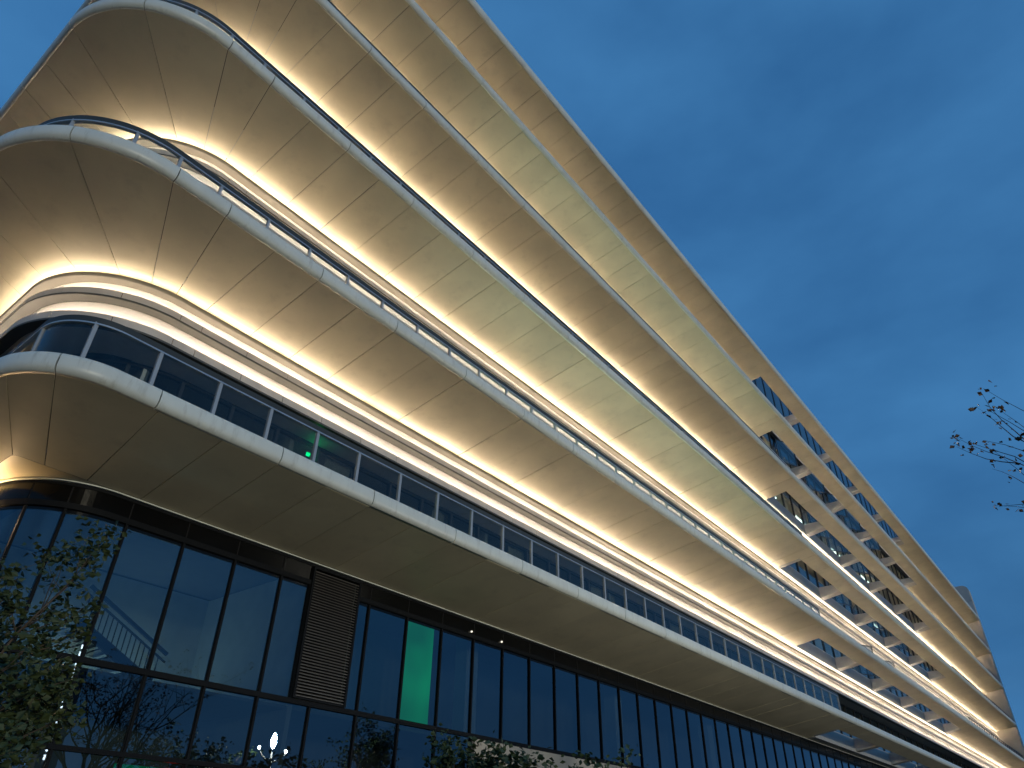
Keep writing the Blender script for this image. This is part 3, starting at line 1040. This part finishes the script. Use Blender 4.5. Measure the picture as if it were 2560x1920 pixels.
# louvre
LV = empty('louver', (9.57, 12.4, 4.22), B)
x0, x1 = 8.95, 10.20
q = MB()
q.box(x0 - 0.03, x0 + 0.02, 12.33, 12.45, 4.215, 6.79)
q.box(x1 - 0.02, x1 + 0.03, 12.33, 12.45, 4.215, 6.79)
q.box(x0 + 0.021, x1 - 0.021, 12.34, 12.45, 4.215, 4.25)
q.box(x0 + 0.021, x1 - 0.021, 12.34, 12.45, 6.755, 6.79)
q.build('louver_frame', M['mullion'], LV)
MB().box(x0 + 0.021, x1 - 0.021, 12.47, 12.48, 4.25, 6.755).build('back_plate', M['black'], LV)
sl = None
nsl = 44
for k in range(nsl):
    z = 4.262 + k * (6.745 - 4.262) / nsl
    if sl is None:
        sl = MB().add([(x0 + .022, 12.345, 0), (x1 - .022, 12.345, 0), (x1 - .022, 12.44, .040), (x0 + .022, 12.44, .040), (x0 + .022, 12.345, .012), (x1 - .022, 12.345, .012), (x1 - .022, 12.44, .050), (x0 + .022, 12.44, .050)],
                      [(0, 3, 2, 1), (4, 5, 6, 7), (0, 1, 5, 4), (1, 2, 6, 5), (2, 3, 7, 6), (3, 0, 4, 7)]).build('louver_slat', M['louver'], LV, loc=(0, 0, z))
    else:
        clone(sl, 'louver_slat', (0, 0, z), LV)

# lobby behind the curtain wall
LB = empty('lobby', (6.0, 14.0, 0.0), B)
mb = MB()
mb.box(3.6, 9.0, 16.4, 16.5, 0.0, 6.8)
mb.box(3.5, 3.58, 14.6, 28.0, 0.0, 6.8)
mb.box(9.0, 9.1, 12.55, 16.4, 0.0, 6.8)
mb.build('lobby_wall', M['room'], LB)
mb = MB()
mb.box(9.2, 60, 15.0, 15.1, 0.0, 6.8)
mb.build('inner_wall', M['roomdark'], LB)
MB().box(3.9, 60, 12.6, 16.4, 6.84, 6.86).build('lobby_ceiling', M['roomdark'], LB)
MB().box(3.9, 60, 12.6, 16.4, 4.05, 4.10).build('lobby_floor', M['roomdark'], LB)
for x in (14.6, 22.0, 29.0):
    MB().box(x, x + 0.45, 13.0, 13.4, 4.1, 6.84).build('column', M['room'], LB)
# backlit green panel
MB().box(11.815, 12.80, 12.50, 12.51, 4.14, 6.40).build('green_panel', M['green'], LB)
# glowing strips standing in for green and red reflections at the glass foot
MB().box(6.1, 7.05, 12.7, 12.75, 2.2, 2.86).build('green_reflection', M['refl_green'], LB)
MB().box(6.92, 7.06, 12.66, 12.69, 2.6, 2.86).build('red_reflection', M['refl_red'], LB)
# uplights added on the lobby floor, out of view behind the transom
for x in (6.2, 7.5):
    MB().box(x - 0.5, x + 0.5, 15.6, 15.9, 4.13, 4.15).build('indoor_lamp', M['uplight_l'], LB)
# stair with railing
ST = empty('staircase', (6.0, 13.6, 4.1), B)


def stair_pt(k):
    return (5.35 + 1.9 * k, 13.6, 5.15 - 0.95 * k)


q = MB()
q.bar((5.2, 13.6, 5.62), (6.9, 13.6, 4.78), 0.05, 0.06)
q.build('stair_handrail', M['mullion'], ST)
q = MB()
q.bar((5.2, 13.6, 5.48), (6.9, 13.6, 4.64), 0.03, 0.03)
q.build('stair_midrail', M['mullion'], ST)
q = MB()
q.bar((5.2, 13.6, 4.98), (6.7, 13.6, 4.24), 0.10, 0.16)
q.build('stair_stringer', M['mullion'], ST)
sb = None
for k in range(16):
    x = 5.25 + 0.1 * k
    z = 5.455 - (x - 5.25) * 0.494
    if sb is None:
        sb = MB().box(-.008, .008, 13.592, 13.608, -0.5, 0.0).build('baluster', M['mullion'], ST, loc=(x, 0, z))
    else:
        clone(sb, 'baluster', (x, 0, z), ST)
st0 = None
for k in range(8):
    x = 5.2 + 0.19 * k
    z = 4.98 - 0.094 * k
    if st0 is None:
        st0 = MB().box(0, 0.22, 13.62, 14.6, -0.03, 0.0).build('stair_tread', M['beam'], ST, loc=(x, 0, z))
    else:
        clone(st0, 'stair_tread', (x, 0, z), ST)

# ------------------------------------------------------------------ end wall of the building
EW = empty('end_wall', (107.7, 14, 0), B)
q = MB()
zlev = [0, 4.1, 7.3, 11.5, 15.6, 19.7, 23.75, 27.7, 30.2]
for k in range(len(zlev) - 1):
    MB().box(107.02, 108.3, 10.0, 29.0, zlev[k] + 0.02, zlev[k + 1] - 0.02).build('wall_panel', M['stone'], EW)
v, f = [], []
n = 8
prof = [(0, 0), (0, 1.3)] + [(0.7 - 0.7 * math.cos(math.pi / 2 * i / n), 1.3 + 0.7 * math.sin(math.pi / 2 * i / n)) for i in range(1, n + 1)] + [(4.0, 2.0), (4.0, 0)]
for x in (107.02, 108.3):
    for a, b in prof:
        v.append((x, 10.0 + a, 30.22 + b))
kk = len(prof)
f = [tuple(range(kk)), tuple(range(2 * kk - 1, kk - 1, -1))] + [(i, kk + i, kk + (i + 1) % kk, (i + 1) % kk) for i in range(kk)]
mesh('wall_cap', v, f, M['stone'], EW)
MB().box(107.06, 108.26, 10.06, 28.9, 0, 30.2).build('wall_core', M['core'], EW)
# main body of the building behind everything
MB().box(4.0, X_END, 17.0, 29.0, 0.0, 27.6).build('building_body', M['roomdark'], B)


# ------------------------------------------------------------------ trees
def tree(name, base, height, crown_c, crown_r, n_limb, leaf_n, leaf_size, mats, label, seed, group=None, levels=3, droop=0.0, cluster=None, crown_kind=None, tip_r=0.0):
    rr = random.Random(seed)
    T = empty(name, base, None, label, 'tree', group)
    wood = MB()
    tips = []
    bx, by, bz = base
    cc = Vector(crown_c)
    fork = Vector((bx + (cc.x - bx) * 0.35, by + (cc.y - by) * 0.35, bz + (cc.z - bz) * 0.55))
    r0 = height * 0.022
    mid = Vector(((bx + fork.x) / 2 + rr.uniform(-.08, .08), (by + fork.y) / 2 + rr.uniform(-.08, .08), (bz + fork.z) / 2))
    wood.tube([Vector(base), mid, fork], [r0 * 1.15, r0 * 0.9, r0 * 0.75], 8)

    def grow(p, d, ln, r, lev):
        pts = [p]
        rad = [r]
        q = Vector(p)
        dd = Vector(d)
        n = 4
        for i in range(n):
            dd = (dd + Vector((rr.uniform(-.22, .22), rr.uniform(-.22, .22), rr.uniform(-.16, .2) - droop))).normalized()
            q = q + dd * (ln / n)
            pts.append(q.copy())
            rad.append(r * (1 - 0.75 * (i + 1) / n))
            if lev > 0 and i >= 1:
                for _ in range(2 if lev > 1 else 2):
                    side = Vector((rr.uniform(-1, 1), rr.uniform(-1, 1), rr.uniform(-.4, .7)))
                    nd = (dd * 0.7 + side * 0.75).normalized()
                    grow(q.copy(), nd, ln * rr.uniform(0.42, 0.62), r * 0.5 * (1 - 0.5 * i / n), lev - 1)
            if lev == 0 and i >= 1:
                tips.append((q.copy(), dd.copy()))
        wood.tube(pts, rad, 5 if lev else 4)
        tips.append((q.copy(), dd.copy()))

    for k in range(n_limb):
        a = 2 * math.pi * k / n_limb + rr.uniform(-.3, .3)
        tgt = cc + Vector((math.cos(a) * crown_r[0] * .7, math.sin(a) * crown_r[1] * .7, rr.uniform(-.3, .7) * crown_r[2]))
        d = (tgt - fork)
        grow(fork.copy(), d.normalized(), d.length * 1.0, r0 * 0.55, levels - 1)
    wood.build('trunk', M[mats[0]], T, smooth=True)
    lv = MB()
    for k in range(leaf_n):
        p, d = rr.choice(tips)
        s = leaf_size * rr.uniform(0.6, 1.25)
        off = Vector((rr.gauss(0, 1), rr.gauss(0, 1), rr.gauss(0, .8))) * (cluster or leaf_size * 1.1)
        c = p + off
        u = Vector((rr.uniform(-1, 1), rr.uniform(-1, 1), rr.uniform(-.6, .5))).normalized()
        w = u.cross(Vector((rr.uniform(-1, 1), rr.uniform(-1, 1), rr.uniform(-1, 1)))).normalized() * (s * 0.36)
        nn = u.cross(w).normalized() * (s * 0.10)
        lv.add([c, c + u * s * .5 + w + nn, c + u * s, c + u * s * .5 - w + nn], [(0, 1, 2), (0, 2, 3)])
    lv.build('crown', M[mats[1]], T)
    return T


tree('leafy_tree', (1.9, 7.3, 0), 3.8, (1.65, 7.2, 2.12), (1.05, 1.0, 0.85), 8, 10500, 0.068, ('bark', 'leaf'),
     'leafy green tree in front of the curved glass corner', 11, levels=3, cluster=0.05)
tree('low_tree', (11.2, 9.0, 0), 3.6, (11.1, 9.0, 2.15), (1.25, .9, .7), 7, 6500, 0.12, ('bark', 'leafb'),
     'dark bushy tree at the bottom, below the green lit window', 15, levels=3, cluster=0.10)
tree('low_tree', (13.9, 9.1, 0), 3.3, (14.2, 9.0, 2.3), (1.0, .7, .5), 6, 3200, 0.12, ('bark', 'leafb'),
     'small bush top in front of the beige wall', 23, levels=3, cluster=0.10)
tree('bare_tree', (12.9, -4.2, 0), 7.4, (12.4, -2.9, 4.9), (1.3, 1.6, 2.1), 8, 3000, 0.085, ('twig', 'leafbr'),
     'sparse tree with brown leaf tufts at its twig tips, on the right', 5, levels=3, cluster=0.055)
# street trees across the paving: seen only mirrored in the glass
tree('street_tree', (17.2, -5.0, 0), 5.6, (17.2, -5.0, 4.3), (1.5, 1.4, 1.1), 6, 3000, 0.16, ('bark', 'leafb'),
     'street tree mirrored in the lower glass left of the lamp', 31, levels=3, cluster=0.14)
tree('street_tree', (26.5, -5.0, 0), 6.0, (26.5, -5.0, 4.7), (1.7, 1.5, 1.2), 6, 3000, 0.16, ('bark', 'leafb'),
     'street tree mirrored in the lower glass right of the lamp', 37, levels=3, cluster=0.14)

# ------------------------------------------------------------------ street lamp (its mirror image shows in the glass)
LP = empty('street_lamp', (20.3, -4.0, 0), None, 'street lamp with one tall bulb between two arms, mirrored in the glass', 'street lamp')
MB().tube([(20.3, -4, 0), (20.3, -4, 0.5), (20.3, -4, 5.4)], [0.14, 0.075, 0.05], 12).build('pole', M['pole'], LP, smooth=True)
q = MB()
prof = [(0.03, 5.55), (0.10, 5.66), (0.125, 5.80), (0.115, 5.95), (0.07, 6.08), (0.02, 6.16)]
q.tube([(20.3, -4, z) for r, z in prof], [r for r, z in prof], 14)
q.build('bulb', M['bulb'], LP, smooth=True)
for s in (-1, 1):
    q = MB()
    q.tube([(20.3 + s * (0.02 + 0.66 * (k / 8) ** 0.8), -4, 5.05 + 0.40 * (k / 8) ** 1.6) for k in range(9)], [0.035 - 0.002 * k for k in range(9)], 8)
    ar = q.build('arm', M['pole'], LP, smooth=True)
    q = MB()
    q.tube([(20.3 + s * 0.68, -4, 5.46 + 0.05 * k) for k in range(4)], [0.03, 0.065, 0.055, 0.01], 10)
    q.build('small_bulb', M['bulb_s'], LP, smooth=True)

# ------------------------------------------------------------------ towers across the road (mirrored only)
for (x, y, w, h, mt, lab) in ((68.5, -150, 7, 42, 'towerlit', 'distant tower with a white lit stair strip, mirrored in the corner glass'),
                              (58.0, -150, 5, 36, 'towerblue', 'distant tower with small blue lights, mirrored in the corner glass')):
    TW = empty('distant_tower', (x, y, 0), None, lab, 'tower', 'towers across the road')
    MB().box(x - w / 2, x + w / 2, y - 8, y, 0, h).build('tower_wall', M['tower'], TW)
    rr = random.Random(int(x))
    k = 0
    z = 12.0
    while z < h - 2:
        if rr.random() < (0.9 if mt == 'towerlit' else 0.45):
            dx = 0 if mt == 'towerlit' else rr.uniform(-1, 1)
            MB().box(x + dx - 0.5, x + dx + 0.5, y + 0.02, y + 0.1, z, z + 0.9).build('lit_window', M['towerred' if (k % 7 == 6) else mt], TW)
        z += 1.5
        k += 1
